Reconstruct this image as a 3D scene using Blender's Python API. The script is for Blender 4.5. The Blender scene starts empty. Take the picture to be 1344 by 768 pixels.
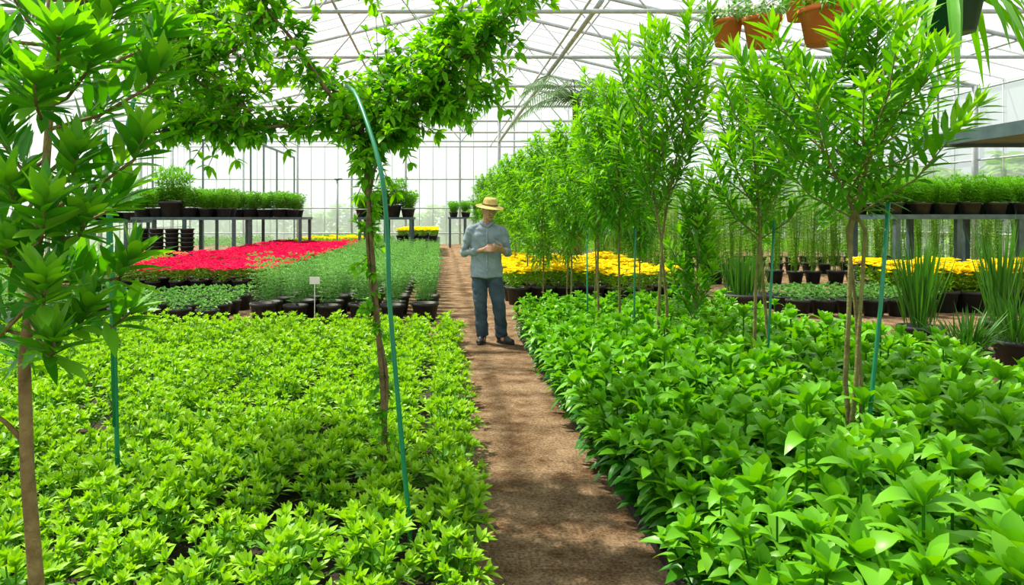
import bpy, math, random
from mathutils import Vector, Matrix, Euler
random.seed(7)
R=random.uniform; pi=math.pi
scn=bpy.context.scene; C=scn.collection
F=970.0
def P(px,py,Y): return Vector(((px-580)*Y/F, Y, 1.5-(py-285)*Y/F))
V=Vector
# ---------------- mesh builder ----------------
class MB:
    def __init__(s): s.v=[]; s.f=[]; s.m=[]
    def leaf(s,p,d,L,W,droop=.3,fold=.3,mi=0,n=3):
        d=d.normalized(); side=d.cross(V((0,0,1)))
        if side.length<.05: side=V((R(-1,1),R(-1,1),0))
        side.normalize(); nr=side.cross(d)
        tw=R(-.5,.5); side=(side*math.cos(tw)+nr*math.sin(tw)); nr=side.cross(d)
        b=len(s.v); s.v.append(tuple(p))
        ts={1:(.5,),2:(.4,.75),3:(.3,.65),5:(.14,.34,.56,.8)}[n]
        prof={1:(1,),2:(1,.7),3:(.95,.85),5:(.55,.95,1,.6)}[n]
        for t,w in zip(ts,prof):
            c=p+d*(L*t*(1-.15*droop*t))-V((0,0,droop*L*t*t)); w=w*W
            for k in (-1,0,1):
                q=c+side*(k*w)+nr*(abs(k)*w*fold); s.v.append(tuple(q))
        s.v.append(tuple(p+d*(L*(1-.15*droop))-V((0,0,droop*L)))); e=len(s.v)-1
        s.f+=[(b,b+2,b+1),(b,b+3,b+2)]; c=2
        for i in range(len(ts)-1):
            a=b+1+3*i
            s.f+=[(a,a+1,a+4,a+3),(a+1,a+2,a+5,a+4)]; c+=2
        a=b+1+3*(len(ts)-1); s.f+=[(a,a+1,e),(a+1,a+2,e)]; c+=2
        s.m+=[mi]*c
    def tube(s,pts,rad,n=6,mi=0,cap=True):
        pts=[V(p) for p in pts]
        if not hasattr(rad,'__len__'): rad=[rad]*len(pts)
        tg=[(pts[min(i+1,len(pts)-1)]-pts[max(i-1,0)]).normalized() for i in range(len(pts))]
        su=[sum(abs(t[k]) for t in tg) for k in range(3)]; k=su.index(min(su)); ref=V([1 if j==k else 0 for j in range(3)])
        b=len(s.v)
        for p,t,r in zip(pts,tg,rad):
            u=t.cross(ref).normalized(); w=t.cross(u)
            for j in range(n):
                a=2*pi*j/n; s.v.append(tuple(p+u*(r*math.cos(a))+w*(r*math.sin(a))))
        for i in range(len(pts)-1):
            for j in range(n):
                a=b+i*n+j; c=b+i*n+(j+1)%n; s.f.append((a,c,c+n,a+n)); s.m.append(mi)
        if cap:
            s.f.append(tuple(b+j for j in range(n))[::-1]); s.m.append(mi)
            e=b+(len(pts)-1)*n; s.f.append(tuple(e+j for j in range(n))); s.m.append(mi)
    def rings(s,rg,n=20,mi=0,M=None,cap=True):   # (z,cx,cy,rx,ry)
        b=len(s.v)
        for z,cx,cy,rx,ry in rg:
            for j in range(n):
                a=2*pi*j/n; q=V((cx+rx*math.cos(a),cy+ry*math.sin(a),z)); q=M@q if M else q; s.v.append(tuple(q))
        for i in range(len(rg)-1):
            for j in range(n):
                a=b+i*n+j; c=b+i*n+(j+1)%n; s.f.append((a,c,c+n,a+n)); s.m.append(mi)
        if cap:
            s.f.append(tuple(b+j for j in range(n))[::-1]); s.m.append(mi)
            e=b+(len(rg)-1)*n; s.f.append(tuple(e+j for j in range(n))); s.m.append(mi)
    def lathe(s,prof,n=20,mi=0,c=(0,0,0),M=None,cap=False):
        s.rings([(c[2]+z,c[0],c[1],r,r) for r,z in prof],n,mi,M,cap)
    def ell(s,c,r,M=None,n=14,mi=0):
        rg=[]
        for i in range(1,n//2+1):
            a=pi*i/(n//2+1)
            rg.append((c[2]-r[2]*math.cos(a),c[0],c[1],r[0]*math.sin(a),r[1]*math.sin(a)))
        s.rings(rg,n,mi,M,cap=True)
    def box(s,a,b,mi=0):
        x0,y0,z0=a; x1,y1,z1=b; k=len(s.v)
        s.v+=[(x0,y0,z0),(x1,y0,z0),(x1,y1,z0),(x0,y1,z0),(x0,y0,z1),(x1,y0,z1),(x1,y1,z1),(x0,y1,z1)]
        s.f+=[(k,k+3,k+2,k+1),(k+4,k+5,k+6,k+7),(k,k+1,k+5,k+4),(k+1,k+2,k+6,k+5),(k+2,k+3,k+7,k+6),(k+3,k,k+4,k+7)]; s.m+=[mi]*6
    def add(s,o,loc,rz=0,sc=1,mi=0):
        c,sn=math.cos(rz)*sc,math.sin(rz)*sc; b=len(s.v)
        s.v+=[(x*c-y*sn+loc[0],x*sn+y*c+loc[1],z*sc+loc[2]) for x,y,z in o.v]
        s.f+=[tuple(i+b for i in f) for f in o.f]; s.m+=[m+mi for m in o.m]
    def mesh(s,name,mats,smooth=True):
        me=bpy.data.meshes.new(name); me.from_pydata(s.v,[],s.f)
        for m in (mats if isinstance(mats,(list,tuple)) else [mats]): me.materials.append(m)
        me.polygons.foreach_set('material_index',s.m)
        me.polygons.foreach_set('use_smooth',[smooth]*len(s.f)); me.update(); return me
    def build(s,name,mats,parent=None,smooth=True):
        o=bpy.data.objects.new(name,s.mesh(name,mats,smooth)); C.objects.link(o)
        if parent: o.parent=parent
        return o
def tag(o,label,cat,group=None,kind=None):
    o['label']=label; o['category']=cat
    if group: o['group']=group
    if kind: o['kind']=kind
    return o
def empty(name,label,cat,loc=(0,0,0),group=None,rz=0):
    o=bpy.data.objects.new(name,None); C.objects.link(o); o.location=loc; o.rotation_euler=(0,0,rz); o.empty_display_size=.1
    return tag(o,label,cat,group)
def struct(o): o['kind']='structure'; return o
kids={}
def copy_tree(o,parent=None):
    c=o.copy(); C.objects.link(c)
    if parent: c.parent=parent
    for ch in kids.get(o.name,[]): copy_tree(ch,c)
    return c
class Proto:
    def __init__(s,roots):
        s.roots=roots; s.used=[False]*len(roots)
        for r in roots: kids[r.name]=[c for c in bpy.data.objects if c.parent==r]
    def place(s,loc,label=None,group=None,rz=None,sc=1,k=None):
        k=random.randrange(len(s.roots)) if k is None else k
        o=s.roots[k]
        if s.used[k]: o=copy_tree(o)
        else: s.used[k]=True
        o.location=loc; o.rotation_euler=(0,0,R(0,6.28) if rz is None else rz); o.scale=(sc,sc,sc)
        if label: o['label']=label
        if group: o['group']=group
        return o
    def purge(s):
        for r,u in zip(s.roots,s.used):
            if not u:
                for c in kids[r.name]: bpy.data.objects.remove(c)
                bpy.data.objects.remove(r)
# ---------------- materials ----------------
def nt(name):
    m=bpy.data.materials.new(name); m.use_nodes=True; n=m.node_tree.nodes; l=m.node_tree.links; n.clear()
    return m,n,l,n.new('ShaderNodeOutputMaterial')
def leafmat(name,c1,c2,tr=.35,rough=.42,spec=.3,tv=1.3):
    m,n,l,out=nt(name)
    g=n.new('ShaderNodeNewGeometry'); mx=n.new('ShaderNodeMix'); mx.data_type='RGBA'
    mx.inputs[6].default_value=(*c1,1); mx.inputs[7].default_value=(*c2,1)
    oi=n.new('ShaderNodeObjectInfo'); ad=n.new('ShaderNodeMath'); ad.operation='MULTIPLY_ADD'; ad.inputs[1].default_value=.35
    l.new(oi.outputs['Random'],ad.inputs[0])
    mu=n.new('ShaderNodeMath'); mu.operation='MULTIPLY'; mu.inputs[1].default_value=.65
    l.new(g.outputs['Random Per Island'],mu.inputs[0]); l.new(mu.outputs[0],ad.inputs[2]); l.new(ad.outputs[0],mx.inputs[0])
    b=n.new('ShaderNodeBsdfPrincipled'); b.inputs['Roughness'].default_value=rough; b.inputs['Specular IOR Level'].default_value=spec
    l.new(mx.outputs[2],b.inputs['Base Color'])
    t=n.new('ShaderNodeBsdfTranslucent')
    hs=n.new('ShaderNodeHueSaturation'); hs.inputs['Value'].default_value=tv; hs.inputs['Hue'].default_value=.49; hs.inputs['Saturation'].default_value=1.1; l.new(mx.outputs[2],hs.inputs['Color']); l.new(hs.outputs[0],t.inputs[0])
    ms=n.new('ShaderNodeMixShader'); ms.inputs[0].default_value=tr; l.new(b.outputs[0],ms.inputs[1]); l.new(t.outputs[0],ms.inputs[2]); l.new(ms.outputs[0],out.inputs[0])
    return m
def pm(name,c,rough=.6,metal=0,c2=None,scale=8,bump=0,bscale=60):
    m,n,l,out=nt(name); b=n.new('ShaderNodeBsdfPrincipled'); b.inputs['Roughness'].default_value=rough; b.inputs['Metallic'].default_value=metal
    tc=n.new('ShaderNodeTexCoord'); no=n.new('ShaderNodeTexNoise'); no.inputs['Scale'].default_value=scale; no.inputs['Detail'].default_value=6
    l.new(tc.outputs['Object'],no.inputs['Vector'])
    cr=n.new('ShaderNodeValToRGB'); cr.color_ramp.elements[0].position=.35; cr.color_ramp.elements[1].position=.65
    cr.color_ramp.elements[0].color=(*c,1); cr.color_ramp.elements[1].color=(*(c2 or tuple(x*1.15 for x in c)),1)
    l.new(no.outputs[0],cr.inputs[0]); l.new(cr.outputs[0],b.inputs['Base Color'])
    if bump:
        n2=n.new('ShaderNodeTexNoise'); n2.inputs['Scale'].default_value=bscale; n2.inputs['Detail'].default_value=5; l.new(tc.outputs['Object'],n2.inputs['Vector'])
        bp=n.new('ShaderNodeBump'); bp.inputs['Strength'].default_value=bump; bp.inputs['Distance'].default_value=.02
        l.new(n2.outputs[0],bp.inputs['Height']); l.new(bp.outputs[0],b.inputs['Normal'])
    l.new(b.outputs[0],out.inputs[0]); return m
def panemat(name,tr,c):
    m,n,l,out=nt(name)
    t=n.new('ShaderNodeBsdfTransparent'); t.inputs[0].default_value=(1,1,1,1)
    a=n.new('ShaderNodeBsdfTranslucent'); a.inputs[0].default_value=(*c,1)
    d=n.new('ShaderNodeBsdfDiffuse'); d.inputs[0].default_value=(*c,1)
    m1=n.new('ShaderNodeMixShader'); m1.inputs[0].default_value=.35; l.new(a.outputs[0],m1.inputs[1]); l.new(d.outputs[0],m1.inputs[2])
    m2=n.new('ShaderNodeMixShader')
    tc=n.new('ShaderNodeTexCoord'); wv=n.new('ShaderNodeTexNoise'); wv.inputs['Scale'].default_value=.6; l.new(tc.outputs['Object'],wv.inputs['Vector'])
    mr=n.new('ShaderNodeMapRange'); mr.inputs[3].default_value=1-tr-.08; mr.inputs[4].default_value=1-tr+.08; l.new(wv.outputs[0],mr.inputs[0]); l.new(mr.outputs[0],m2.inputs[0])
    l.new(t.outputs[0],m2.inputs[1]); l.new(m1.outputs[0],m2.inputs[2]); l.new(m2.outputs[0],out.inputs[0]); return m
M={}
M['low1']=leafmat('leaf_lime',(.08,.29,.008),(.18,.45,.015),tv=1.2)
M['low2']=leafmat('leaf_lime_young',(.27,.56,.02),(.40,.68,.035),tv=1.1)
M['big1']=leafmat('leaf_mid',(.018,.15,.010),(.075,.32,.015),rough=.33)
M['big2']=leafmat('leaf_mid_young',(.11,.39,.015),(.21,.53,.025),rough=.36,tv=1.2)
M['tree']=leafmat('leaf_tree',(.045,.24,.008),(.15,.45,.015),tr=.42,tv=1.4)
M['tree2']=leafmat('leaf_tree_young',(.16,.47,.015),(.27,.59,.03),tr=.42,tv=1.3)
M['dark']=leafmat('leaf_glossy',(.03,.20,.012),(.09,.36,.02),tr=.42,rough=.3,spec=.5,tv=1.5)
M['dark2']=leafmat('leaf_glossy_young',(.12,.40,.03),(.24,.55,.045),tr=.45,rough=.32,spec=.5,tv=1.4)
M['vine']=leafmat('leaf_vine',(.035,.20,.006),(.12,.40,.012),tr=.5,tv=1.6)
M['vine2']=leafmat('leaf_vine_young',(.14,.44,.012),(.25,.57,.025),tr=.5,tv=1.4)
M['silver']=leafmat('leaf_silver',(.08,.26,.05),(.20,.44,.10),rough=.6)
M['fern']=leafmat('leaf_fern',(.07,.28,.012),(.19,.50,.025),rough=.6)
M['grass']=leafmat('leaf_grass',(.03,.15,.015),(.11,.32,.04),rough=.4)
M['bamboo']=leafmat('leaf_bamboo',(.12,.30,.02),(.28,.52,.06),rough=.5)
M['palm']=leafmat('leaf_palm',(.10,.20,.09),(.2,.32,.15),rough=.6)
M['red']=leafmat('petal_red',(.60,.002,.035),(.88,.010,.11),tr=.25,rough=.8,spec=.1)
M['yellow']=leafmat('petal_yellow',(.90,.66,.004),(1.0,.84,.01),tr=.25,rough=.7,spec=.1,tv=1.1)
M['orange']=leafmat('petal_orange',(.85,.18,.05),(.9,.35,.2),tr=.25,rough=.6)
M['white']=leafmat('petal_white',(.7,.75,.65),(.85,.88,.8),tr=.25,rough=.6)
M['bark']=pm('bark_brown',(.12,.075,.035),.85,c2=(.24,.17,.08),scale=18,bump=.6)
M['barkg']=pm('bark_green_brown',(.15,.12,.035),.8,c2=(.24,.22,.07),scale=14,bump=.5)
M['barko']=pm('bark_olive',(.15,.10,.035),.8,c2=(.30,.21,.08),scale=22,bump=.5)
M['black']=pm('black_plastic',(.012,.013,.014),.6,c2=(.03,.03,.032))
M['soil']=pm('dark_soil',(.015,.010,.006),.95,c2=(.05,.035,.02),scale=12,bump=1,bscale=90)
M['terra']=pm('terracotta',(.76,.15,.03),.75,c2=(.86,.22,.055),scale=6,bump=.15)
M['gpot']=pm('dark_green_plastic',(.012,.07,.065),.35)
M['gpipe']=pm('green_coated_steel',(.005,.19,.09),.35,c2=(.01,.24,.12))
M['metal']=pm('galvanised_steel',(.34,.37,.39),.5,.3,c2=(.45,.48,.50))
M['white_metal']=pm('white_painted_steel',(.36,.40,.43),.5,c2=(.46,.49,.52))
M['dmetal']=pm('dark_teal_steel',(.05,.09,.10),.5,.2,c2=(.08,.13,.14))
M['lmetal']=pm('grey_steel_frame',(.12,.16,.17),.5,.2)
M['card']=pm('white_card',(.75,.75,.72),.7)
M['roof']=panemat('roof_polycarbonate',.70,(.88,.93,.96))
M['wallp']=panemat('wall_polycarbonate',.5,(.84,.91,.93))
M['glass']=panemat('partition_glass',.86,(.75,.88,.92))
M['grassground']=pm('outside_grass',(.10,.22,.04),.9,c2=(.22,.34,.09),scale=.8)
# floor
m,n,l,out=nt('sandy_path'); b=n.new('ShaderNodeBsdfPrincipled'); b.inputs['Roughness'].default_value=.95; b.inputs['Specular IOR Level'].default_value=.1
tc=n.new('ShaderNodeTexCoord'); n1=n.new('ShaderNodeTexNoise'); n1.inputs['Scale'].default_value=3.0; n1.inputs['Detail'].default_value=12; n1.inputs['Roughness'].default_value=.75
n2=n.new('ShaderNodeTexNoise'); n2.inputs['Scale'].default_value=60; n2.inputs['Detail'].default_value=8; n2.inputs['Roughness'].default_value=.75
for q in (n1,n2): l.new(tc.outputs['Object'],q.inputs['Vector'])
cr=n.new('ShaderNodeValToRGB'); e=cr.color_ramp.elements; e[0].position=.38; e[0].color=(.20,.102,.045,1); e[1].position=.60; e[1].color=(.60,.41,.25,1)
l.new(n1.outputs[0],cr.inputs[0])
mx=n.new('ShaderNodeMix'); mx.data_type='RGBA'; mx.blend_type='OVERLAY'; mx.inputs[0].default_value=.85; l.new(cr.outputs[0],mx.inputs[6])
c3=n.new('ShaderNodeValToRGB'); c3.color_ramp.elements[0].position=.38; c3.color_ramp.elements[1].position=.62; c3.color_ramp.elements[0].color=(.14,.14,.14,1); c3.color_ramp.elements[1].color=(.78,.78,.78,1); l.new(n2.outputs[0],c3.inputs[0]); l.new(c3.outputs[0],mx.inputs[7])
l.new(mx.outputs[2],b.inputs['Base Color'])
bp=n.new('ShaderNodeBump'); bp.inputs['Strength'].default_value=1; bp.inputs['Distance'].default_value=.04; l.new(n2.outputs[0],bp.inputs['Height'])
bp2=n.new('ShaderNodeBump'); bp2.inputs['Strength'].default_value=.9; bp2.inputs['Distance'].default_value=.15; l.new(n1.outputs[0],bp2.inputs['Height']); l.new(bp.outputs[0],bp2.inputs['Normal']); l.new(bp2.outputs[0],b.inputs['Normal'])
l.new(b.outputs[0],out.inputs[0]); M['sand']=m

# ---------------- shell ----------------
XL,XR,Y0,Y1,ZE,ZR,XM=-14.0,16.0,-3.0,41.0,5.4,9.0,1.0
q=MB(); q.box((XL,Y0,-.3),(XR,Y1,0)); struct(tag(q.build('floor',M['sand'],smooth=False),'sandy brown earth floor of the greenhouse','floor'))
q=MB(); q.box((-80,-30,-.4),(90,120,-.31)); struct(tag(q.build('ground',M['grassground'],smooth=False),'grass ground outside the greenhouse','ground'))
q=MB()
q.v+=[(XL,Y0,ZE),(XL,Y1,ZE),(XM,Y1,ZR),(XM,Y0,ZR),(XR,Y0,ZE),(XR,Y1,ZE)]; q.f+=[(0,1,2,3),(3,2,5,4)]; q.m+=[0,0]
ceil=struct(tag(q.build('ceiling',M['roof'],smooth=False),'translucent white pitched greenhouse roof','ceiling'))
q=MB()
y=Y0
while y<=Y1:
    for a,bx in ((XL,ZE),(XR,ZE)): q.tube([(a,y,bx+.03),(XM,y,ZR+.03)],.024,4)
    y+=1.0
q.build('glazing_bars',M['white_metal'],ceil)
def wallmesh(name,label,fn,bars):
    q=MB(); fn(q); w=struct(tag(q.build(name,M['wallp'],smooth=False),label,'wall'))
    q=MB()
    for a,b_,r in bars: q.tube([a,b_],r,4)
    q.build('wall_frame',M['white_metal'],w); return w
def gab(x): return ZE+(ZR-ZE)*((x-XL)/(XM-XL) if x<XM else (XR-x)/(XR-XM))
for nm,yy,lb in (('wall_back',Y1,'translucent white corrugated end wall of the greenhouse'),('wall_front',Y0,'translucent end wall behind the viewer')):
    def fn(q,yy=yy):
        q.v+=[(XL,yy,0),(XR,yy,0),(XR,yy,ZE),(XM,yy,ZR),(XL,yy,ZE)]; q.f.append((0,1,2,3,4)); q.m.append(0)
    bars=[]
    x=XL
    while x<=XR+.01:
        bars.append(((x,yy-.04,0),(x,yy-.04,gab(x)),.055 if round((x-XL)/.75)%4==0 else .016)); x+=.75
    for z in (.6,2.0,3.6,5.4): bars.append(((XL,yy-.06,z),(XR,yy-.06,z),.04))
    wallmesh(nm,lb,fn,bars)
for nm,xx,lb in (('wall_left',XL,'translucent white side wall on the left'),('wall_right',XR,'translucent white side wall on the right')):
    def fn(q,xx=xx):
        q.v+=[(xx,Y0,0),(xx,Y1,0),(xx,Y1,ZE),(xx,Y0,ZE)]; q.f.append((0,1,2,3)); q.m.append(0)
    s=.05 if xx<0 else -.05
    bars=[((xx+s,y,0),(xx+s,y,ZE),.02) for y in range(int(Y0),int(Y1)+1)]+[((xx+s,Y0,z),(xx+s,Y1,z),.03) for z in (1.0,3.2,5.3)]
    wallmesh(nm,lb,fn,bars)
k=1
for y in range(-2,40,4):
    q=MB()
    for x in (XL+.15,XR-.15): q.tube([(x,y,0),(x,y,ZE)],.07,8)
    q.tube([(XL,y,ZE),(XR,y,ZE)],.045,6)
    q.tube([(XL,y,ZE-.02),(XM,y,ZR-.05),(XR,y,ZE-.02)],.055,6)
    prev=(XL,y,ZE); up=True; x=XL
    while x<XR-1:
        x+=2.5; z=gab(x)-.06 if up else ZE
        q.tube([prev,(x,y,z)],.024,5); prev=(x,y,z); up=not up
    struct(tag(q.build('trim_%d'%k,M['white_metal']),'white steel roof truss spanning the greenhouse','roof truss')); k+=1
for x in (-11,-8,-5,-2,1,2.7,5,8,11,14):
    q=MB(); z=gab(x)-.08; q.tube([(x,Y0,z),(x,Y1,z)],.033,5)
    if x in (-8,-2,2.7,8): q.tube([(x,Y0,ZE+.05),(x,Y1,ZE+.05)],.028,5)
    struct(tag(q.build('trim_%d'%k,M['white_metal']),'white steel purlin running the length of the roof','purlin')); k+=1
q=MB(); q.tube([P(655,186,30),P(790,0,14)],.055,8); q.tube([P(655,110,30),P(655,300,30)-V((0,0,1.0))],.06,8)
struct(tag(q.build('trim_%d'%k,M['metal']),'long diagonal grey roof brace rising from a post','roof brace')); k+=1
def slab(name,x0,x1,y0,y1,label,h=.05,mat='soil'):
    q=MB(); q.box((x0,y0,.0),(x1,y1,h)); return tag(q.build(name,M[mat],smooth=False),label,'soil',kind='stuff')
slab('soil',-8,.08,1.2,9.1,'dark soil under the lime green bedding plants left of the path')
slab('soil',.97,3.6,1.2,9.3,'dark soil under the tall leafy plants right of the path',.04)
q=MB(); q.box((.955,1.2,0),(.967,9.35,.045)); tag(q.build('bed_edging',M['black'],smooth=False),'black plastic edging along the right side of the path','edging')

# ---------------- plants ----------------
def shoot(q,a,b,n,L,W,spread=.9,droop=.2,t0=.1,mi=0,tipmi=None,per=2,bend=None,nn=3,tip=4,lift=.15):
    a=V(a); b=V(b); ax=(b-a); ax.normalize()
    u=ax.cross(V((0,0,1)))
    if u.length<.1: u=V((1,0,0))
    u.normalize(); w=ax.cross(u); ph=R(0,6)
    for i in range(n):
        t=t0+(1-t0)*i/max(1,n-1); p=a.lerp(b,t)
        if bend: p=p+bend*math.sin(pi*t)
        ph+=2.4
        for j in range(per):
            an=ph+2*pi*j/per+R(-.3,.3); rd=u*math.cos(an)+w*math.sin(an)
            d=ax*(1-spread*.6+.3*t)+rd*spread+V((0,0,lift))
            q.leaf(p,d,L*R(.75,1.15),W*R(.8,1.15),droop*R(.4,1.6),.3,tipmi if (tipmi is not None and t>.72) else mi,nn)
    for j in range(tip):
        an=2*pi*j/max(tip,1)+R(-.4,.4); rd=u*math.cos(an)+w*math.sin(an)
        q.leaf(b,ax+rd*R(.25,.7),L*R(.6,.95),W*R(.7,1),droop*.5,.3,tipmi if tipmi is not None else mi,nn)
def low_plant():
    q=MB()
    for i in range(15):
        a=i*2.4+R(-.3,.3); r=.135*math.sqrt((i+.3)/15); h=R(.12,.24)*(1.1-.3*(i/15))
        base=V((r*.3*math.cos(a),r*.3*math.sin(a),.04)); top=V((r*math.cos(a),r*math.sin(a),h))
        q.tube([base,top],.003,3,0,False)
        shoot(q,base,top,3,.068,.0115,1.0,.2,.35,0,1,per=3,tip=7,nn=3)
    return q
LOW=[low_plant() for _ in range(5)]
lowp=Proto([tag(q.build('bedding_plant',[M['low1'],M['low2']]),'low lime green leafy bedding plant in the bed left of the path','plant','lime green bedding plants left of the path') for q in LOW])
spots=[]
xx=.02
while xx>-7.0:
    yy=1.9
    while yy<9.0:
        if xx>-.66*yy-.3 and R(0,1)>.02: spots.append((xx+R(-.03,.03)+(R(-.03,.10) if xx>0 else 0),yy+R(-.06,.06),.05,R(.85,1.25)))
        yy+=.205
    xx-=.30
spots.sort(key=lambda s:s[0]**2+s[1]**2)
for s in spots[:300]: lowp.place(s[:3],sc=s[3])
q=MB()
for s in spots[300:]: q.add(random.choice(LOW),s[:3],R(0,6),s[3])
tag(q.build('bedding_plant',[M['low1'],M['low2']]),'mass of lime green bedding plants at the far end of the left bed','plants',kind='stuff')
def big_plant():
    q=MB()
    for i in range(12):
        a=i*2.4+R(-.4,.4); r=R(.10,.22) if i else 0; h=R(.28,.54) if i else .58
        base=V((r*.25*math.cos(a),r*.25*math.sin(a),.03)); top=V((r*math.cos(a),r*math.sin(a),h))
        q.tube([base,top],.005,4,0,False)
        shoot(q,base,top,6,.155,.028,1.05,.45,.08,0,1,per=3,tip=7,nn=5)
    return q
bigp=Proto([tag(big_plant().build('leafy_shrub',[M['big1'],M['big2']]),'bushy broad-leaved green shrub in the bed right of the path','shrub','broad-leaved shrubs right of the path') for _ in range(6)])
yy=1.75
while yy<9.2:
    xx=1.04
    while xx<3.5 and xx<.84*yy+.3:
        bigp.place((xx+R(-.06,.05),yy+R(-.05,.05),.04),sc=R(.88,1.16)*(1 if yy<6 else .86)*(.9 if xx<1.1 else 1)); xx+=.285
    yy+=.30
# --- trees
def tree_mesh(H,c0,rx,nb,L,W,stems=1,per=2,n=12,droop=.15,up=.5,tr=.014,cone=0,tip=5):
    w=MB(); f=MB()
    tops=[]
    for s in range(stems):
        a=2*pi*s/stems; o=.04 if stems>1 else 0
        pts=[]
        for i in range(7):
            t=i/6; z=t*H*.86; tw=a+t*5
            e=o*(.4+.6*abs(math.sin(t*6)))+ (max(0,z-c0)*.25 if stems>1 else 0)
            pts.append(V((e*math.cos(tw if z<c0 else a)+R(-.012,.012),e*math.sin(tw if z<c0 else a)+R(-.012,.012),z)))
        w.tube(pts,[tr*(1-.6*i/6) for i in range(7)],6); tops.append(pts)
    for i in range(nb):
        pts=tops[i%stems]; t=(i+.5)/nb; z=c0+(H*.84-c0)*t
        k=min(5.999,z/(H*.86)*6); p=pts[int(k)].lerp(pts[int(k)+1],k-int(k))
        az=i*2.4+R(-.3,.3); prof=.45+.75*math.sin(pi*min(1,.25+.7*t)); r=rx*prof*R(.6,1.1)
        tz=min(H,z+up*R(.6,1.1))
        e=V((p.x+r*math.cos(az),p.y+r*math.sin(az),tz))
        mid=p.lerp(e,.5)+V((r*.12*math.cos(az),r*.12*math.sin(az),-.05*up))
        w.tube([p,mid,e],[.005,.004,.002],4,0,False)
        h=n//2
        shoot(f,p.lerp(mid,.15),mid,h,L*.9,W,.95,droop,.1,0,0,per=per,tip=0,nn=2)
        shoot(f,mid,e,n-h,L,W,.8,droop*.6,.1,0,1,per=per,tip=tip,nn=3)
    return w,f
def tree(label,x,y,args,rz=0,group='slender young trees right of the path',wood='barkg'):
    w,f=tree_mesh(**args); r=empty('young_tree',label,'tree',(x,y,.05),group,rz)
    w.build('trunk',M[wood],r); f.build('foliage',[M['tree'],M['tree2']],r); return r
random.seed(11)
tree('nearest slender tree of the right bed with three twisted stems and an open crown',1.87,3.35,dict(H=2.42,c0=1.4,rx=.40,nb=34,L=.145,W=.0135,stems=3,per=3,n=14,up=.42),.6)
tree('slender tree second from the viewer in the right bed with a rounded crown',1.96,4.55,dict(H=2.44,c0=1.25,rx=.31,nb=34,L=.135,W=.013,stems=2,per=3,n=13,up=.42),1)
tree('tall upright tree third from the viewer in the right bed',1.64,5.5,dict(H=2.88,c0=1.4,rx=.30,nb=40,L=.15,W=.014,stems=2,per=3,n=14,up=.7),2)
tree('short bushy young tree growing low beside the third tall tree',1.98,5.75,dict(H=1.75,c0=.6,rx=.19,nb=28,L=.12,W=.014,stems=1,per=3,n=10,up=.35),2)
tree('fourth tall tree of the right row with weeping narrow leaves',1.56,6.5,dict(H=2.66,c0=1.3,rx=.30,nb=44,L=.15,W=.014,stems=1,per=3,n=13,up=.40,droop=.7),3)
tree('fifth tall tree of the right row, beside the path behind the worker',1.6,7.6,dict(H=2.95,c0=1.2,rx=.32,nb=48,L=.15,W=.015,stems=1,per=3,n=12,up=.45,droop=.7),4)
fargroup='narrow trees receding along the right of the path'
fr=[]
for k_ in range(3):
    w,f=tree_mesh(H=3.0,c0=(1.2,.75,.95)[k_],rx=.36,nb=66,L=.16,W=.018,stems=1,per=3,n=9,droop=.7,up=.38,tip=4)
    r=empty('young_tree','','tree',(0,0,0),fargroup); w.build('trunk',M['barkg'],r); f.build('foliage',[M['tree'],M['tree2']],r); fr.append(r)
ftree=Proto(fr)
ft=[(2.3,8.6,.90),(1.6,9.1,.98),(2.1,10.1,1.0),(1.5,11.0,1.0),(2.05,12.1,1.02),(1.5,13.0,1.0),(1.95,14.1,1.02),(1.5,15.1,1.02),(1.9,16.3,1.03),(1.5,17.5,1.03),(1.9,18.9,1.04),(1.5,20.3,1.04),(1.85,22.1,1.05),(1.5,24,1.06),(1.8,26,1.07),(1.5,28.5,1.08)]
ords=['first','second','third','fourth','fifth','sixth','seventh','eighth','ninth','tenth','eleventh','twelfth','thirteenth','fourteenth','fifteenth','last']
for i,(x,y,h) in enumerate(ft):
    ftree.place((x,y,0),'%s narrow tree from the front in the row behind the leafy bed'%ords[i],sc=h*.96,k=0 if i<3 else None)
def stake(label,pts,r=.008,name='plant_stake',group='green plant stakes'):
    q=MB(); q.tube(pts,r,8); return tag(q.build(name,M['gpipe']),label,'stake',group)
stake('green stake leaning against the nearest slender tree',[P(1134,700,3.25),P(1142,540,3.25),P(1156,400,3.25),P(1166,265,3.25)],.009)
stake('thin green stake beside the second slender tree',[P(1000,590,4.5),P(1010,420,4.5),P(1016,290,4.5)],.008)
stake('thin green stake beside the fourth tall tree',[P(826,520,6.3),P(832,420,6.3),P(834,300,6.3)],.008)
stake('green stake upright by the fifth tall tree',[P(770,470,7.7),P(771,400,7.7),P(770,300,7.7)],.008)

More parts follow.
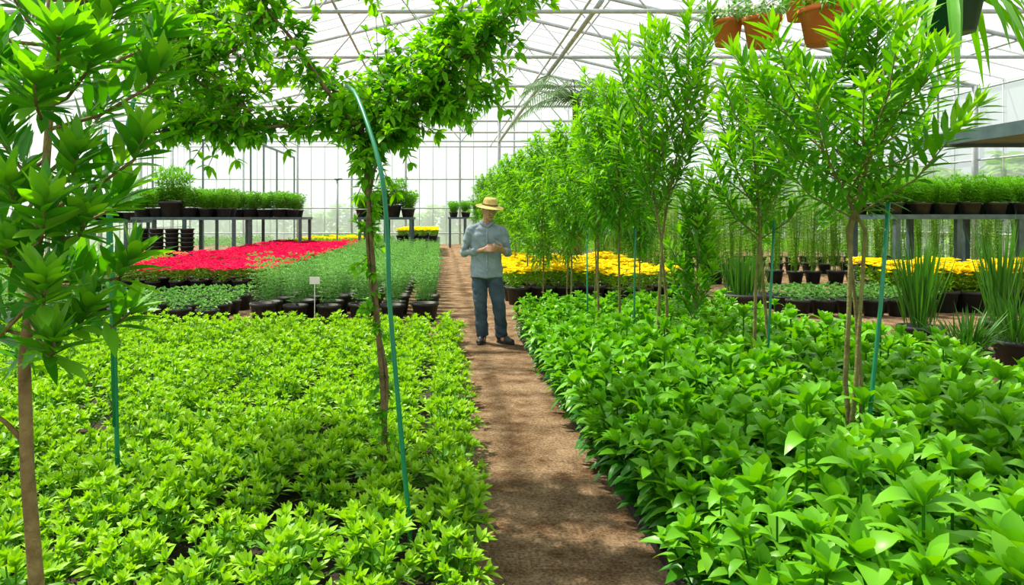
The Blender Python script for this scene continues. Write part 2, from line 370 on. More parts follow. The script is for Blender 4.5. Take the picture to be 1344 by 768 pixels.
# --- near-left foreground tree
random.seed(5)
w=MB(); f=MB(); Yn=2.0
def PP(px,py,dy=0): return P(px,py,Yn+dy)
w.tube([P(58,960,Yn),P(48,768,Yn),P(36,620,Yn),P(32,480,Yn),P(42,360,Yn),P(60,220,Yn),P(70,90,Yn),P(60,-60,Yn)],[.022,.020,.018,.016,.013,.011,.009,.005],10)
w.tube([P(32,580,Yn),P(8,555,Yn),P(-40,520,Yn)],[.010,.007,.005],6)
rng=[((36,450),(110,430,-.1)),((36,440),(-20,410,.1)),((42,370),(165,365,-.05)),((50,300),(155,275,.15)),((52,280),(185,210,-.1)),((55,240),(5,190,.1)),((60,230),(140,150,.2)),((64,170),(205,115,0)),((66,130),(0,90,-.15)),((70,90),(150,30,-.1)),((70,60),(20,0,.1)),((66,20),(180,-40,.1)),((62,-20),(90,-70,0)),((40,420),(70,470,-.2)),((48,330),(60,300,-.3)),((66,120),(80,80,-.3)),((40,400),(-40,460,0)),((60,210),(-50,260,0)),((66,100),(210,60,.15)),((62,0),(215,-20,.05)),((68,60),(-40,30,0)),((45,340),(155,430,.1)),((38,430),(30,480,.2)),((50,260),(20,270,-.2)),((60,150),(50,140,-.25)),((55,250),(100,230,-.15)),((48,320),(15,350,-.2)),((64,140),(120,95,-.2)),((68,80),(100,50,.2)),((45,350),(95,370,.1)),((50,300),(-20,310,.1)),((66,110),(20,130,.1)),((50,300),(110,310,-.2)),((40,400),(60,400,-.3))]
for (a,b) in rng:
    p0=PP(*a); p1=PP(b[0]*.95,b[1],b[2]); w.tube([p0,p0.lerp(p1,.5)+V((0,0,-.02)),p1],[.006,.005,.004],5)
    dd=(p1-p0); dd.normalize(); p1u=p1+(V((0,0,.9))+dd*.7).normalized()*.06
    w.tube([p1,p1u],.004,5)
    shoot(f,p0.lerp(p1,.35),p1,6,.115,.0145,.9,.06,.1,0,1,per=3,tip=0,nn=5,lift=.55)
    shoot(f,p1,p1u,4,.13,.0155,.9,.06,.1,0,1,per=4,tip=6,nn=5,lift=.25)
r=empty('foreground_tree','large glossy-leaved tree close to the viewer at the left edge','tree',V((-1.08,2.0,0)))
for o in (w.build('trunk',M['barko'],r),f.build('foliage',[M['dark'],M['dark2']],r)): o.matrix_parent_inverse=Matrix.Translation(-r.location)

# --- climbing vine with canopy
random.seed(21)
w=MB(); f=MB()
def poly(pts,Y): return [P(a[0],a[1],Y+(a[2] if len(a)>2 else 0)) for a in pts]
def smooth(pts,k=6):
    o=[]
    for i in range(len(pts)-1):
        p0=pts[max(i-1,0)];p1=pts[i];p2=pts[i+1];p3=pts[min(i+2,len(pts)-1)]
        for j in range(k):
            t=j/k; o.append(.5*((2*p1)+(p2-p0)*t+(2*p0-5*p1+4*p2-p3)*t*t+(3*p1-p0-3*p2+p3)*t**3))
    return o+[pts[-1]]
Yv=3.9
def branch(pts,r0,r1,dens,rad=.16,L=.072,W=.017,Y=Yv,hang=.0,prob=1,nn_=5):
    ps=smooth(poly(pts,Y)); w.tube(ps,[r0+(r1-r0)*i/(len(ps)-1) for i in range(len(ps))],6)
    for i in range(len(ps)-1):
        for j in range(dens):
            if R(0,1)>prob: continue
            p=ps[i].lerp(ps[i+1],R(0,1)); d=V((R(-1,1),R(-1,1),R(-.8,1)-hang)).normalized(); e=p+d*rad*R(.35,1.7)
            w.tube([p,e],.0025,3,0,False); shoot(f,p,e,nn_,L,W,1.0,.25,.15,0,1,per=2,tip=4)
branch([(507,680),(505,595),(503,520),(496,430),(489,340),(484,260),(478,190),(470,130)],.018,.010,1,.07,.055,.014,prob=.7)
branch([(500,600),(508,500),(490,400),(482,300),(492,220),(510,160)],.010,.007,1,.07,.055,.014,prob=.9)
branch([(484,215),(520,160),(570,110),(620,65),(660,25),(690,-40)],.013,.006,4,.19)
branch([(500,190),(550,150),(600,130),(645,120,.2)],.008,.004,3,.13)
branch([(490,200),(540,160,.3),(590,110,.3),(640,50,.3)],.008,.004,3,.17,Y=4.3)
branch([(480,200),(440,160),(380,165,.1),(310,168,.1),(250,165,.1),(180,180,0)],.012,.005,3,.10)
branch([(478,180),(430,120),(390,60),(350,10),(330,-40)],.012,.006,3,.12,prob=.7)
branch([(350,20),(300,70,.2),(250,60,.2),(200,10,.2)],.01,.005,4,.21)
branch([(330,145),(270,115,.3),(220,60,.3),(180,-20,.3)],.01,.005,4,.22)
branch([(320,165),(260,150,.5),(210,120,.5),(190,50,.5)],.008,.005,3,.2)
branch([(300,150,1),(240,110,1),(200,40,1),(180,-30,1)],.01,.005,4,.28,L=.09,W=.02)
branch([(340,60,.6),(280,20,.6),(240,-30,.6)],.01,.005,4,.22)
branch([(470,150,.8),(500,110,.8),(560,70,.8),(620,40,.9)],.009,.005,4,.25,L=.08,W=.018)
branch([(480,160,.8),(450,125,.8),(420,115,.9)],.009,.005,3,.14)
branch([(300,-40),(400,-45),(520,-40,-.2),(620,-35,-.3),(700,-35,-.3)],.01,.005,2,.14,hang=.8,prob=.8)
branch([(690,-40),(760,-48,-.3)],.005,.004,1,.12,hang=1,prob=.7)
branch([(480,150),(540,115),(590,70),(600,20)],.009,.005,3,.15)
base=P(507,680,Yv); base.z=0
r=empty('climbing_tree','twisted climbing tree left of the path whose leafy branches spread overhead','tree',base)
for o in (w.build('trunk',M['bark'],r),f.build('foliage',[M['vine'],M['vine2']],r)): o.matrix_parent_inverse=Matrix.Translation(-base)
hp=[P(538,700,3.05),P(530,610,3.05),P(520,500,3.06),P(511,390,3.08),P(508,300,3.1),P(498,215,3.15),P(470,130,3.45),P(455,112,3.8)]
stake('long green bent stake rising from the bed beside the climbing tree',smooth([V((hp[0].x,hp[0].y,0))]+hp,4),.010,group=None)
hp=[P(155,640,3.7),P(152,520,3.7),P(149,400,3.7),P(145,290,3.7),P(152,230,3.7),P(164,180,3.7),P(176,130,3.7)]
stake('green stake at the left of the bed bending right at its top',smooth([V((hp[0].x,hp[0].y,0))]+hp,4),.012,group=None)
stake('short green stake tied next to the left bent stake',[P(150,560,3.6),P(146,400,3.6),P(142,290,3.6),P(138,170,3.6)],.009,group=None)

# ---------------- pots and protos ----------------
def pot(r=.13,h=.2,n=16):
    q=MB(); q.lathe([(r*.05,0),(r*.75,0),(r*.97,h*.86),(r*1.07,h*.86),(r*1.07,h),(r*.95,h),(r*.92,h*.85),(.002,h*.86)],n); return q
def flowers(n,r,z,s):
    q=MB()
    for i in range(n):
        a=i*2.4; d=r*math.sqrt((i+.5)/n); c=V((d*math.cos(a),d*math.sin(a),z-.25*d+R(-.02,.03)))
        k0=R(0,1)
        for j in range(6):
            b=k0+j*pi/3; q.leaf(c,V((math.cos(b),math.sin(b),R(.2,.7))),s,s*.42,.2,.2,0,1)
    return q
def bush(n,r,h,L,W,z0=.18,n2=4,tip=4):
    q=MB()
    for i in range(n):
        a=i*2.4; d=r*math.sqrt((i+.5)/n)
        shoot(q,V((d*.4*math.cos(a),d*.4*math.sin(a),z0)),V((d*math.cos(a),d*math.sin(a),z0+h*R(.75,1.1))),n2,L,W,1,.3,.2,0,None,per=3,tip=tip,nn=2)
    return q
def blades(n,r,h,w=.006,sp=.35,z0=.2,droop=.25):
    q=MB()
    for i in range(n):
        a=R(0,6.28); d=r*R(0,1); q.leaf(V((d*math.cos(a),d*math.sin(a),z0)),V((sp*R(0,1)*math.cos(a),sp*R(0,1)*math.sin(a),1)),h*R(.6,1.05),w,droop*R(0,1),.4,0,5)
    return q
def cane(n,r,h):
    q=MB()
    for i in range(n):
        a=R(0,6.28); d=r*R(0,1); p=V((d*math.cos(a),d*math.sin(a),.2)); e=p+V((R(-.14,.14),R(-.14,.14),h*R(.7,1)))
        q.tube([p,e],.006,3,0,False); shoot(q,p.lerp(e,.1),e,20,.13,.012,.8,.5,.05,0,None,per=3,nn=2,tip=4)
    return q
def potted(name,label,cat,group,potq,fq,fm,flq=None,flm=None,nvar=1,potm='black'):
    rs=[]
    for k in range(nvar):
        r=empty(name,label,cat,(0,0,0),group)
        potq.build('pot',M[potm],r); (fq[k] if isinstance(fq,list) else fq).build('foliage',M[fm],r)
        if flq: flq.build('blossoms',M[flm],r)
        rs.append(r)
    return Proto(rs)
random.seed(3)
bk=[bush(12,.17,.17,.06,.014) for _ in range(2)]
redfl=flowers(38,.22,.45,.048)
red=potted('red_flower_pot','','flower pot','potted red flowers left of the path',pot(.13,.2,12),bk,'fern',redfl,'red',2)
ys=13.3
row=0
nrow=['front','second','third','fourth','fifth']
while row<36:
    for c in range(8):
        x=-3.2-c*.40
        red.place((x+R(-.03,.03),ys,.15),'crimson flowering plant in a black pot, %s row of the long red bed'%(nrow[row] if row<5 else 'further back'),sc=R(.92,1.15))
    ys+=.42; row+=1
yfl=flowers(30,.18,.45,.05)
def rows(name,label,x0,x1,y0,y1,dx,dy,src,mats,sc=1,z=0):
    q=MB(); y=y0
    while y<y1:
        x=x0
        while x<x1: q.add(src[0],(x+R(-.06,.06),y+R(-.06,.06),z),R(0,6),sc*R(.85,1.15)); x+=dx
        y+=dy
    tag(q.build(name,mats),label,'plants',kind='stuff')
rows('seedling','green strip of seedlings beyond the red flowers',-6.3,-3.1,29.2,32.6,.45,.6,[bk[0]],[M['low1']],1.4)
rows('yellow_flower','thin distant strip of yellow flowers beyond the red bed',-6.3,-3.1,33.0,35,.42,.5,[yfl],[M['yellow']],1.1,.1)
rows('seedling','last green strip of seedlings before the end wall on the left',-6.3,-3.1,35.6,39.5,.45,.6,[bk[0]],[M['fern']],1.5)
q=MB(); q.box((-6.3,13.0,0),(-2.98,28.6,.14)); tag(q.build('growing_tray',M['black'],smooth=False),'long low black tray carrying the potted red flowers','tray')
# herbs
sv=[bush(34,.22,.62,.05,.009,.2,9,3) for _ in range(3)]
sil=potted('potted_herb','','potted plant','bushy grey-green potted herbs left of the path',pot(.16,.26,14),sv,'silver',nvar=3)
for r_ in range(30):
    for c in range(6):
        sil.place((-.24-c*.45+R(-.03,.03),10.4+r_*.5,0),'bushy grey-green herb in a black pot, %s row beside the path'%(nrow[r_] if r_<5 else 'further back'),sc=R(.9,1.15)*(1 if r_<3 else .82))
sm=[bush(12,.16,.14,.07,.02,.18,3,5) for _ in range(2)]
smp=potted('potted_seedling','','potted plant','small potted seedlings behind the left bed',pot(.15,.22,14),sm,'silver',nvar=2)
for r_ in range(4):
    for c in range(13):
        smp.place((-3.25-c*.40+R(-.02,.02),10.2+r_*.6,0),'small broad-leaved seedling in a black pot, %s row behind the lime green bed'%nrow[r_],sc=R(1.0,1.18))
yb=[bush(12,.17,.17,.06,.014) for _ in range(2)]
yel=potted('yellow_flower_pot','','flower pot','potted yellow flowers',pot(.15,.22,14),yb,'low1',yfl,'yellow',2)
for r_ in range(10):
    for c in range(7):
        yel.place((1.3+c*.43+R(-.03,.03),12.7+r_*.55,0),'yellow flowering plant in a black pot, %s row behind the leafy bed'%(nrow[r_] if r_<5 else 'a further back'),sc=R(1.2,1.5))
for r_ in range(4):
    for c in range(10):
        yel.place((7.5+c*.42+R(-.03,.03),11.7+r_*.45,0),'yellow flowering plant in a black pot before the right bench, %s row'%nrow[r_],sc=R(1.45,1.75))
for r_ in range(3):
    for c in range(6):
        smp.place((5.4+c*.38,11.2+r_*.5,0),'small round-leaved plant in a black pot right of the big tub, %s row'%nrow[r_],'small potted plants at the right aisle',sc=1.15)
cn=[cane(13,.16,1.9) for _ in range(3)]
cp=potted('potted_bamboo','','bamboo','tall thin bamboo-like plants in black pots',pot(.17,.28,14),cn,'bamboo',nvar=3)
for r_,(ya,x0,x1) in enumerate(((16.6,6.1,13.5),(19.5,4.2,14.5),(23,3.5,15))):
    x=x0
    while x<x1:
        cp.place((x+R(-.05,.05),ya+R(-.1,.1),0),'tall feathery bamboo-like plant in a black pot, %s row on the right'%nrow[r_],sc=R(.95,1.15)); x+=.46
for i in range(14):
    cp.place((4.5+.02*i,14.4+i*.55,0),'feathery bamboo-like plant in the row running away from the viewer on the right',sc=R(.75,.9))
def grasspot(label,x,y,pr,ph,h,n,w,sp,dr,name='grass_tub'):
    r=empty(name,label,'potted grass',(x,y,0)); pot(pr,ph,24).build('pot',M['black'],r); blades(n,pr*.7,h,w,sp,ph*.85,dr).build('blades',M['grass'],r); return r
grasspot('wide black tub of upright grass at the edge of the sandy aisle',4.45,10.9,.38,.38,.72,320,.008,.3,.1)
grasspot('tall strappy grass in a black pot right of the leafy bed',5.1,7.9,.2,.34,1.1,130,.010,.36,.12)
grasspot('low arching grass spilling from a black pot at the right edge',4.75,6.7,.2,.3,.55,160,.009,.9,.55)
grasspot('tall stiff grass in a black pot at the far right edge',6.5,8.6,.2,.3,1.3,90,.012,.3,.1)
grasspot('small clump of grass in a black pot behind the arching grass',5.6,7.2,.2,.3,.65,110,.009,.6,.4)
# ---------------- benches ----------------
def bench(label,x0,x1,y0,y1,z,n=3,group='plant benches'):
    r=empty('plant_bench',label,'bench',((x0+x1)/2,(y0+y1)/2,0),group); ox,oy=r.location.x,r.location.y
    q=MB(); q.box((x0-ox,y0-oy,z-.09),(x1-ox,y1-oy,z)); q.build('bench_top',M['dmetal'],r,False)
    for i in range(n):
        for yy in (y0+.08,y1-.08):
            x=x0+.1+(x1-x0-.2)*i/(n-1); q=MB(); q.box((x-.05-ox,yy-.05-oy,0),(x+.05-ox,yy+.05-oy,z-.09)); q.build('leg',M['dmetal'],r,False)
    return r
fe=[bush(60,.3,.5,.11,.012,.18,7,4) for _ in range(3)]
fp=potted('potted_fern','','fern','leafy ferns in black pots standing on the benches',pot(.2,.24,14),fe,'fern',nvar=3)
def fill(x0,x1,y0,y1,z,dx,dy,label,s=1,big=None):
    y=y0; i=0
    while y<=y1:
        x=x0
        while x<=x1:
            b_=big and i==big[0]
            fp.place((x+R(-.04,.04),y,z),big[2] if b_ else label,sc=big[1] if b_ else s*R(.92,1.12)); x+=dx; i+=1
        y+=dy
ZB=1.5
bench('teal steel bench nearest on the left with a stack of pots beneath',-9.4,-6.2,22.3,24,ZB); fill(-9.2,-6.3,22.6,23.8,ZB,.50,.7,'bright green fern in a black pot on the nearest left bench',1.1,big=(2,2.0,'tallest bushy fern on the nearest left bench'))
bench('teal steel bench on the left standing behind the nearest one',-8.6,-4.9,26,28,ZB); fill(-8.4,-5,26.3,27.8,ZB,.52,.8,'green fern in a black pot on the second left bench',1.1)
bench('teal steel bench to the far left behind the large tree',-13.2,-10.2,24,26,ZB-.1); fill(-13,-10.3,24.3,25.5,ZB-.1,.54,.7,'green fern in a black pot on the far left bench')
bench('narrow teal steel bench behind the climbing tree',-3.0,-1.0,26,28,ZB); fill(-2.8,-1.1,26.3,27.5,ZB,.52,.7,'green fern in a black pot on the bench behind the climbing tree',1.2,big=(2,1.8,'large bushy fern on the bench behind the climbing tree'))
bench('small distant bench at the end of the path',.3,2.0,36,37.5,ZB); fill(.6,1.9,36.4,37,ZB,.6,.6,'distant fern in a pot on the bench at the end of the path')
bench('teal steel bench on the right behind the yellow flowers',8.5,12.2,13.9,15.5,ZB+.05,4); fill(8.6,12.1,14.1,15.3,ZB+.05,.5,.55,'bright green fern in a black pot on the right bench',.9)
for i in range(4):
    for j in range(8):
        q=pot(.2,.25,14); o=tag(q.build('nursery_pot',M['black']),'empty black nursery pot in a nested stack under the left bench','pot','empty nursery pots stacked under the left bench'); o.location=(-8.9+i*.45,21.9,j*.13)
bench('low bench of yellow flowers left of the far path',-1.9,-.1,28.3,36,.55,4)
for r_ in range(17):
    for c in range(4): yel.place((-1.6+c*.42,28.5+r_*.45,.55),'yellow flowering plant in a black pot on the low bench by the far path','yellow flowers on the low bench by the far path',sc=1.1)
rows('seedling','distant green seedlings in low rows at the far right',4.8,15.5,25,38,.55,.9,[bk[0]],[M['fern']],1.4)
rows('seedling','low green seedlings beyond the sandy aisle on the right',9.6,15.5,8.6,11.0,.4,.45,[bk[0]],[M['low1']],1.2)
rows('seedling','green seedlings between the yellow flowers and the bamboo on the right',2.4,3.1,19,30,.45,.6,[bk[0]],[M['fern']],1.3)
rows('seedling','rows of green seedlings left of the red flowers',-13.5,-6.8,12.8,17.0,.45,.55,[bk[0]],[M['low1']],1.25)
rows('orange_flower','strip of orange and pink blossoms in front of the left benches',-13,-6.8,20.2,21.2,.45,.5,[redfl],[M['orange']],.9,.1)
rows('seedling','rows of green seedlings before the strip of orange blossoms',-13.5,-6.8,17.6,19.6,.45,.55,[bk[0]],[M['fern']],1.25)
rows('seedling','distant green seedlings inside the glass partition',-11,-8.2,30.2,37,.6,.8,[bk[0]],[M['low1']],1.4)
rows('seedling','grey-green herbs continuing toward the end wall',-2.6,-2.3,29,39,.45,.6,[bk[0]],[M['silver']],1.3)
# hedge outside
random.seed(31)
hb=MB()
for i in range(520):
    a=R(0,6.28); z=R(0,1); r=.62*math.sqrt(R(0,1))*(1.1-.5*z); hb.leaf(V((r*math.cos(a),r*math.sin(a),z*1.5)),V((math.cos(a),math.sin(a),R(-.3,.9))),.26,.07,.3,.3,0,2)
def hedge(label,fn,n):
    q=MB()
    for i in range(n):
        p,s=fn(i); q.add(hb,p,R(0,6),s)
    tag(q.build('hedge',M['bamboo']),label,'hedge',kind='stuff')
hedge('low leafy hedge outside behind the end wall',lambda i:((-22+i*.95+R(-.2,.2),44+R(-.5,.8),-.31),R(1.0,1.7)),60)
hedge('leafy hedge outside along the right side wall',lambda i:((20.0+R(-.5,1),2+i*1.05,-.31),R(1.8,2.9)),40)
hedge('taller hedge outside behind the right part of the end wall',lambda i:((9+i*1.0,46+R(-.5,1),-.31),R(1.7,2.8)),26)
# glass partition
pr=empty('glass_partition','tall glass partition with thin grey steel frame behind the left benches','partition',(-9.5,29.4,0))
def part(q,name,mat): o=q.build(name,mat,pr,False); o.matrix_parent_inverse=Matrix.Translation(-pr.location); return o
q=MB(); q.v+=[(-11.5,29.4,0),(-7.6,29.4,0),(-7.6,29.4,4.6),(-11.5,29.4,4.6),(-7.6,38,0),(-7.6,38,4.6)]; q.f+=[(0,1,2,3),(1,4,5,2)]; q.m+=[0,0]; part(q,'pane',M['glass'])
for x in (-11.5,-9.5,-7.6):
    q=MB(); q.box((x-.03,29.35,0),(x+.03,29.42,4.6)); part(q,'post',M['lmetal'])
for y in (31.5,34,38):
    q=MB(); q.box((-7.63,y-.04,0),(-7.56,y+.04,4.6)); part(q,'post',M['lmetal'])
q=MB(); q.box((-11.5,29.35,4.53),(-7.57,29.43,4.61)); part(q,'rail',M['lmetal']); q=MB(); q.box((-7.64,29.4,4.53),(-7.57,38,4.61)); part(q,'rail',M['lmetal'])
lp=empty('lamp_post','thin grey post with a small flat lamp head in the far left distance','post',(-4.25,30,0))
q=MB(); q.tube([(0,0,0),(0,0,3.0)],.035,8); q.build('pole',M['metal'],lp); q=MB(); q.rings([(3.0,0,0,.08,.05),(3.03,.05,0,.18,.09),(3.07,.05,0,.15,.07)],12); q.build('lamp_head',M['dmetal'],lp)
# palm
random.seed(9)
pl=empty('palm_tree','grey-green palm rising behind the row of slender trees','palm',(3.3,18.2,0))
q=MB(); q.tube([(0,0,0),(.05,0,2),(0,0,4.4)],[.14,.1,.09],10); q.build('trunk',M['bark'],pl)
q=MB()
for i in range(18):
    a=i*2*pi/18+R(-.15,.15); el=R(.2,1.1); pts=[]
    for j in range(12):
        t=j/11; pts.append(V((math.cos(a)*1.6*t*math.cos(el*.6),math.sin(a)*1.6*t*math.cos(el*.6),4.4+1.5*t*math.sin(el)*1.1-1.1*t*t)))
    q.tube(pts,.012,4)
    for j in range(1,12):
        d=(pts[j]-pts[j-1]).normalized(); s=d.cross(V((0,0,1))).normalized()
        for k2 in (0,.5):
            p=pts[j-1].lerp(pts[j],k2)
            for sg in (-1,1): q.leaf(p,d*.5+s*sg+V((0,0,-.1)),.5*(1.1-.5*j/11),.018,.4,.2,0,3)
q.build('fronds',M['palm'],pl)
# hanging pots
def hanging(label,px,py,Y,r,h,mat,fol,fm,ztop,fl=None,flm=None):
    b=P(px,py,Y); rt=empty('hanging_pot',label,'hanging pot',b)
    pot(r,h,28).build('pot',M[mat],rt); fol.build('foliage',M[fm],rt)
    if fl: fl.build('blossoms',M[flm],rt)
    for j in range(3):
        a=j*2.09+.3; q=MB(); q.tube([(r*math.cos(a),r*math.sin(a),h*.95),(0,0,h+.55)],.003,4); q.build('hanger_wire',M['metal'],rt)
    q=MB(); q.tube([(0,0,h+.55),(0,0,ztop-b.z)],.003,4); q.build('hanging_line',M['metal'],rt); return rt
def trail(n,r,h,L,W,z0,sp=1.2):
    q=MB()
    for i in range(n):
        a=R(0,6.28); c=V((r*.6*math.cos(a),r*.6*math.sin(a),z0)); e=c+V((math.cos(a)*sp*R(.3,1)*.13,math.sin(a)*sp*R(.3,1)*.13,R(.02,h)))
        shoot(q,c,e,4,L,W,1,.5,.2,0,None,per=3,nn=3,tip=3)
    return q
def wf(z=.36): return flowers(18,.15,z,.03)
hanging('leftmost hanging terracotta pot with small white blossoms',954,60,6.0,.12,.20,'terra',trail(28,.13,.16,.06,.010,.20),'silver',5.42,wf(.31),'white')
hanging('hanging terracotta pot directly right of the leftmost one',1000,62,5.8,.138,.23,'terra',trail(28,.14,.16,.06,.010,.23),'silver',5.42,wf(.34),'white')
hanging('wide hanging terracotta bowl above the nearest slender tree',1082,58,5.6,.175,.27,'terra',trail(30,.18,.18,.09,.012,.27),'fern',5.42)
hanging('terracotta pot hanging just behind the wide terracotta bowl',1052,26,6.9,.16,.24,'terra',trail(26,.17,.18,.09,.012,.22),'fern',5.42)
def strap(n,z0):
    q=MB()
    for i in range(n):
        a=i*2.4+R(-.3,.3); el=R(.1,1.0); q.leaf(V((.1*math.cos(a),.1*math.sin(a),z0)),V((math.cos(a),math.sin(a),el)),R(.34,.54),.021,R(.7,1.4),.3,0,5)
    return q
hanging('dark green hanging pot with long drooping strap leaves at the upper right',1248,44,3.95,.15,.19,'gpot',strap(36,.18),'dark2',5.4)
sh=empty('overhead_shelf','dark steel shelf hung overhead at the right edge','shelf',(5.9,5.9,2.2))
q=MB(); q.box((-1.25,-1.6,0),(1.2,1.2,.03)); q.build('shelf_board',M['dmetal'],sh,False)
q=MB()
for y in (-1.6,1.15): q.box((-1.28,y,-.03),(1.25,y+.06,.07))
q.box((-1.3,-1.6,-.04),(-1.24,1.2,.07)); q.box((1.2,-1.6,-.04),(1.26,1.2,.07)); q.build('shelf_frame',M['dmetal'],sh,False)
for x in (-1.2,1.2):
    for y in (-1.5,1.1):
        q=MB(); q.tube([(x,y,.07),(x,y,3.2)],.008,5); q.build('hanging_rod',M['metal'],sh)
q=MB(); q.box((-.07,-.004,.0),(.07,.004,.1)); q.tube([(0,0,-.6),(0,0,.0)],.006,5); o=tag(q.build('plant_tag',M['card'],smooth=False),'blank white card stuck among the grey-green herbs','tag'); o.location=P(413,373,10.15)

# ---------------- person ----------------
SK=pm('skin_tan',(.46,.25,.16),.55); SH=pm('shirt_grey_blue',(.21,.26,.33),.9,c2=(.29,.35,.43),scale=7,bump=.8,bscale=11)
TR=pm('trousers_blue_grey',(.03,.055,.085),.9,c2=(.06,.095,.14),scale=6,bump=.8,bscale=11)
ST=pm('straw',(.68,.46,.14),.85,c2=(.80,.58,.22),scale=40,bump=.5); HR=pm('hair_dark',(.02,.016,.014),.7); SO=pm('shoe_dark',(.02,.022,.026),.5)
BD=pm('hat_band_brown',(.25,.14,.05),.8); EW=pm('eye_white',(.6,.6,.58),.4); LIP=pm('lip',(.30,.10,.08),.6); BT=pm('button_pale',(.5,.5,.48),.5)
pe=empty('person','person in straw hat, grey-blue shirt and dark trousers standing on the path','person',(.61,8.8,0))
def bake(o,vox,it=3,fac=.5,fold=0,size=.1):
    md=o.modifiers.new('r','REMESH'); md.mode='VOXEL'; md.voxel_size=vox; md.use_smooth_shade=True
    s=o.modifiers.new('s','SMOOTH'); s.iterations=it; s.factor=fac
    em=None
    if fold:
        tx=bpy.data.textures.new('fold','CLOUDS'); tx.noise_scale=size; tx.noise_depth=1
        d=o.modifiers.new('d','DISPLACE'); d.texture=tx; d.strength=fold; d.mid_level=.45
        em=bpy.data.objects.new('foldmap',None); em.scale=(1.6,1,.6); em.rotation_euler=(0,.6,0); C.objects.link(em); d.texture_coords='OBJECT'; d.texture_coords_object=em
        s=o.modifiers.new('s2','SMOOTH'); s.iterations=2
    dg=bpy.context.evaluated_depsgraph_get(); me=bpy.data.meshes.new_from_object(o.evaluated_get(dg)); mats=[x for x in o.data.materials]
    o.modifiers.clear(); o.data=me
    if em: bpy.data.objects.remove(em)
    me.materials.clear(); [me.materials.append(x) for x in mats]
    for p in me.polygons: p.use_smooth=True; p.material_index=0
    return o
def joint(q,pts,rr,n=14):
    q.tube(pts,rr,n)
    for p,r in zip(pts,rr): q.ell(p,(r,r,r),n=12)
cx=-.08
HM=Matrix.Translation((-.062,-.02,1.475))@Euler((math.radians(12),math.radians(3),math.radians(20))).to_matrix().to_4x4()
aL=[V((-.268,.0,1.33)),V((-.345,.02,1.07)),V((-.115,-.16,1.12))]
aR=[V((.108,.0,1.33)),V((.172,.0,1.075)),V((.10,-.21,1.12))]
q=MB()
q.rings([(.80,cx,0,.15,.10),(.92,cx,0,.15,.10),(1.02,cx,0,.135,.09),(1.18,cx,0,.16,.10),(1.3,cx,0,.17,.10),(1.38,cx,.005,.12,.08),(1.41,cx,.01,.06,.055)],20)
joint(q,[V((cx,.01,1.36)),V((-.07,-.005,1.5))],[.058,.052])
for a in (aL,aR): joint(q,a,[.048,.036,.026])
LEGS=((V((-.165,0,.83)),V((-.155,-.02,.47)),V((-.125,.015,.085))),(V((.005,0,.83)),V((.065,-.055,.47)),V((.10,.0,.085))))
for h,k_,a in LEGS:
    joint(q,[h,k_,a],[.08,.055,.04]); joint(q,[a,a+V((.01,-.07,-.035))],[.03,.022])
q.ell((0,0,.105),(.074,.092,.108),HM,18); q.ell((0,-.03,.045),(.054,.058,.052),HM,14); q.ell((0,-.062,.012),(.026,.024,.02),HM,10)
q.ell((0,-.092,.083),(.012,.02,.017),HM,8); q.ell((0,-.086,.105),(.009,.014,.028),HM,8); q.ell((-.03,-.074,.075),(.024,.018,.02),HM,8); q.ell((.03,-.074,.075),(.024,.018,.02),HM,8)
q.ell((0,-.078,.128),(.05,.018,.012),HM,10)
for s in (-1,1): q.ell((s*.077,.005,.09),(.012,.02,.032),HM,10)
def hand(q,wr,d,nrm,thumb):
    d=d.normalized(); nrm=(nrm-d*nrm.dot(d)).normalized(); sd=d.cross(nrm).normalized()
    if sd.dot(thumb)<0: sd=-sd
    for i,(ln) in enumerate((.068,.078,.073,.056)):
        o=sd*(.03-.02*i); k0=wr+d*.085+o*1.05
        joint(q,[wr+o*.55,k0],[.016,.0125],8)
        a=k0+(d*.9+nrm*.35).normalized()*ln*.42; b=a+(d*.45+nrm*.85).normalized()*ln*.33; c=b+(d*-.1+nrm).normalized()*ln*.25
        joint(q,[k0,a,b,c],[.0105,.0095,.0085,.0075],8)
    t0=wr+d*.02+sd*.022; t1=t0+(d*.55+sd*.75+nrm*.2)*.045; t2=t1+(d*.9+sd*.2+nrm*.3)*.032; t3=t2+(d*.9+nrm*.4)*.024
    joint(q,[t0,t1,t2,t3],[.016,.0125,.0105,.009],8)
hand(q,aL[2],V((.9,-.35,.12)),V((.2,.9,-.4)),V((0,-.2,1)))
hand(q,aR[2],V((-.75,-.35,.15)),V((-.3,.6,.6)),V((-.2,-1,.3)))
bake(q.build('body',SK,pe),.0052,2,.4)
q=MB()
q.rings([(.785,cx,0,.195,.135),(.86,cx,0,.192,.135),(1.0,cx,0,.176,.12),(1.16,cx,0,.19,.125),(1.29,cx,0,.198,.12),(1.365,cx,.005,.155,.1),(1.41,cx,.01,.085,.07),(1.43,cx,.01,.068,.062)],28)
for a in (aL,aR):
    m_=a[1].lerp(a[2],.55); q.ell(a[0],(.066,.066,.066),n=14); joint(q,[a[0],a[0].lerp(a[1],.5),a[1],m_],[.066,.059,.052,.044])
    q.tube([V((cx,.01,1.41)),a[0]+V((0,0,.02))],[.05,.045],12)
    cu=a[1].lerp(a[2],.5); q.tube([cu,a[1].lerp(a[2],.62)],[.049,.047],14)
bake(q.build('shirt',SH,pe),.007,3,.5,.030,.11)
q=MB()
for s in (-1,1): q.tube([(cx+s*.004,-.09,1.37),(cx+s*.045,-.082,1.41),(cx+s*.07,-.02,1.445),(cx+s*.045,.06,1.45),(cx,.075,1.45)],[.008,.02,.018,.017,.014],8)
q.build('collar',SH,pe)
q=MB(); q.tube([(cx,-.126,.80),(cx,-.132,.87),(cx,-.120,1.0),(cx,-.124,1.16),(cx,-.121,1.28),(cx,-.101,1.36)],.012,8); q.build('placket',SH,pe)
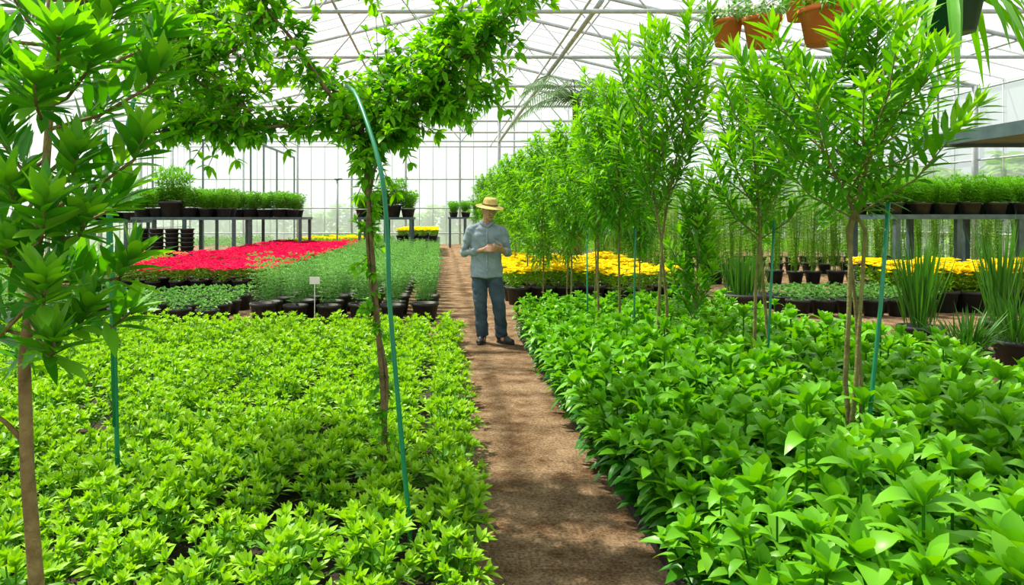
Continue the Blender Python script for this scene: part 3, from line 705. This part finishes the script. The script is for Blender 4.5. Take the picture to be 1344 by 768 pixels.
for z,y in ((.88,-.144),(.98,-.134),(1.22,-.137),(1.31,-.128)):
    q=MB(); q.ell((cx,y,z),(.007,.004,.007),n=8); q.build('button',BT,pe)
q=MB(); q.rings([(.76,cx,0,.165,.115),(.84,cx,0,.175,.122),(.92,cx,0,.16,.108)],24)
for h,k_,a in LEGS:
    joint(q,[h,h.lerp(k_,.5),k_],[.098,.09,.077]); q.tube([k_,k_.lerp(a,.5),a],[.077,.073,.071],16)
bake(q.build('trousers',TR,pe),.007,3,.5,.028,.11)
for (x,y,an) in ((-.125,.015,-.3),(.10,0,.8)):
    q=MB(); MS=Matrix.Translation((x,y,0))@Matrix.Rotation(an,4,'Z')
    q.ell((0,.01,.07),(.045,.065,.065),MS,14); q.ell((0,-.05,.05),(.045,.085,.048),MS,14); q.ell((0,-.12,.036),(.047,.068,.036),MS,14)
    q.rings([(0.0,0,-.06,.045,.135),(.022,0,-.06,.046,.137)],20,0,MS)
    bake(q.build('shoe',SO,pe),.006,3)
q=MB(); q.lathe([(.002,.258),(.05,.262),(.074,.252),(.082,.225),(.088,.165),(.10,.16),(.14,.153),(.168,.142),(.172,.146),(.168,.150),(.14,.161),(.10,.170)],32,0,M=HM); hat=q.build('straw_hat',ST,pe)
q=MB(); q.lathe([(.0875,.168),(.0885,.168),(.0868,.19),(.0858,.19)],32,0,M=HM,cap=False); q.build('hat_band',BD,hat)
q=MB(); q.rings([(.06,0,.035,.06,.062),(.09,0,.03,.077,.074),(.13,0,.018,.082,.086),(.165,0,.008,.08,.092),(.19,0,0,.07,.085)],24,0,HM); q.build('hair',HR,pe)
for s in (-1,1):
    q=MB(); q.ell((s*.03,-.085,.108),(.012,.006,.006),HM,10); ey=q.build('eye',EW,pe)
    q=MB(); q.ell((s*.03,-.0905,.107),(.0055,.003,.0055),HM,8); q.build('pupil',HR,ey)
    q=MB(); q.tube([HM@V((s*.015,-.0935,.125)),HM@V((s*.032,-.094,.129)),HM@V((s*.048,-.083,.124))],.004,6); q.build('eyebrow',HR,pe)
q=MB(); q.tube([HM@V((-.022,-.083,.043)),HM@V((0,-.091,.042)),HM@V((.022,-.083,.043))],[.003,.006,.003],6); q.build('mouth',LIP,pe)

for p_ in (lowp,bigp,ftree,red,sil,smp,yel,cp,fp): p_.purge()
# ---------------- light, world, camera ----------------
w_=bpy.data.worlds.new('world'); scn.world=w_; w_.use_nodes=True; bg=w_.node_tree.nodes['Background']; bg.inputs[0].default_value=(.90,.95,1,1); bg.inputs[1].default_value=.98
sd=bpy.data.lights.new('sun','SUN'); sd.energy=10.5; sd.angle=.025; sd.color=(1,.94,.78); so=bpy.data.objects.new('sun',sd); C.objects.link(so); so.rotation_euler=V((.45,-.34,-1)).to_track_quat('-Z','Y').to_euler()
cd=bpy.data.cameras.new('camera'); co=bpy.data.objects.new('camera',cd); C.objects.link(co); co.location=(0,0,1.5); co.rotation_euler=(pi/2,0,0)
cd.sensor_width=36; cd.lens=F/1344*36; cd.shift_x=(672-580)/1344; cd.shift_y=-(384-285)/1344; cd.clip_end=300; cd.clip_start=.05
scn.camera=co
scn.view_settings.view_transform='Standard'; scn.view_settings.look='None'
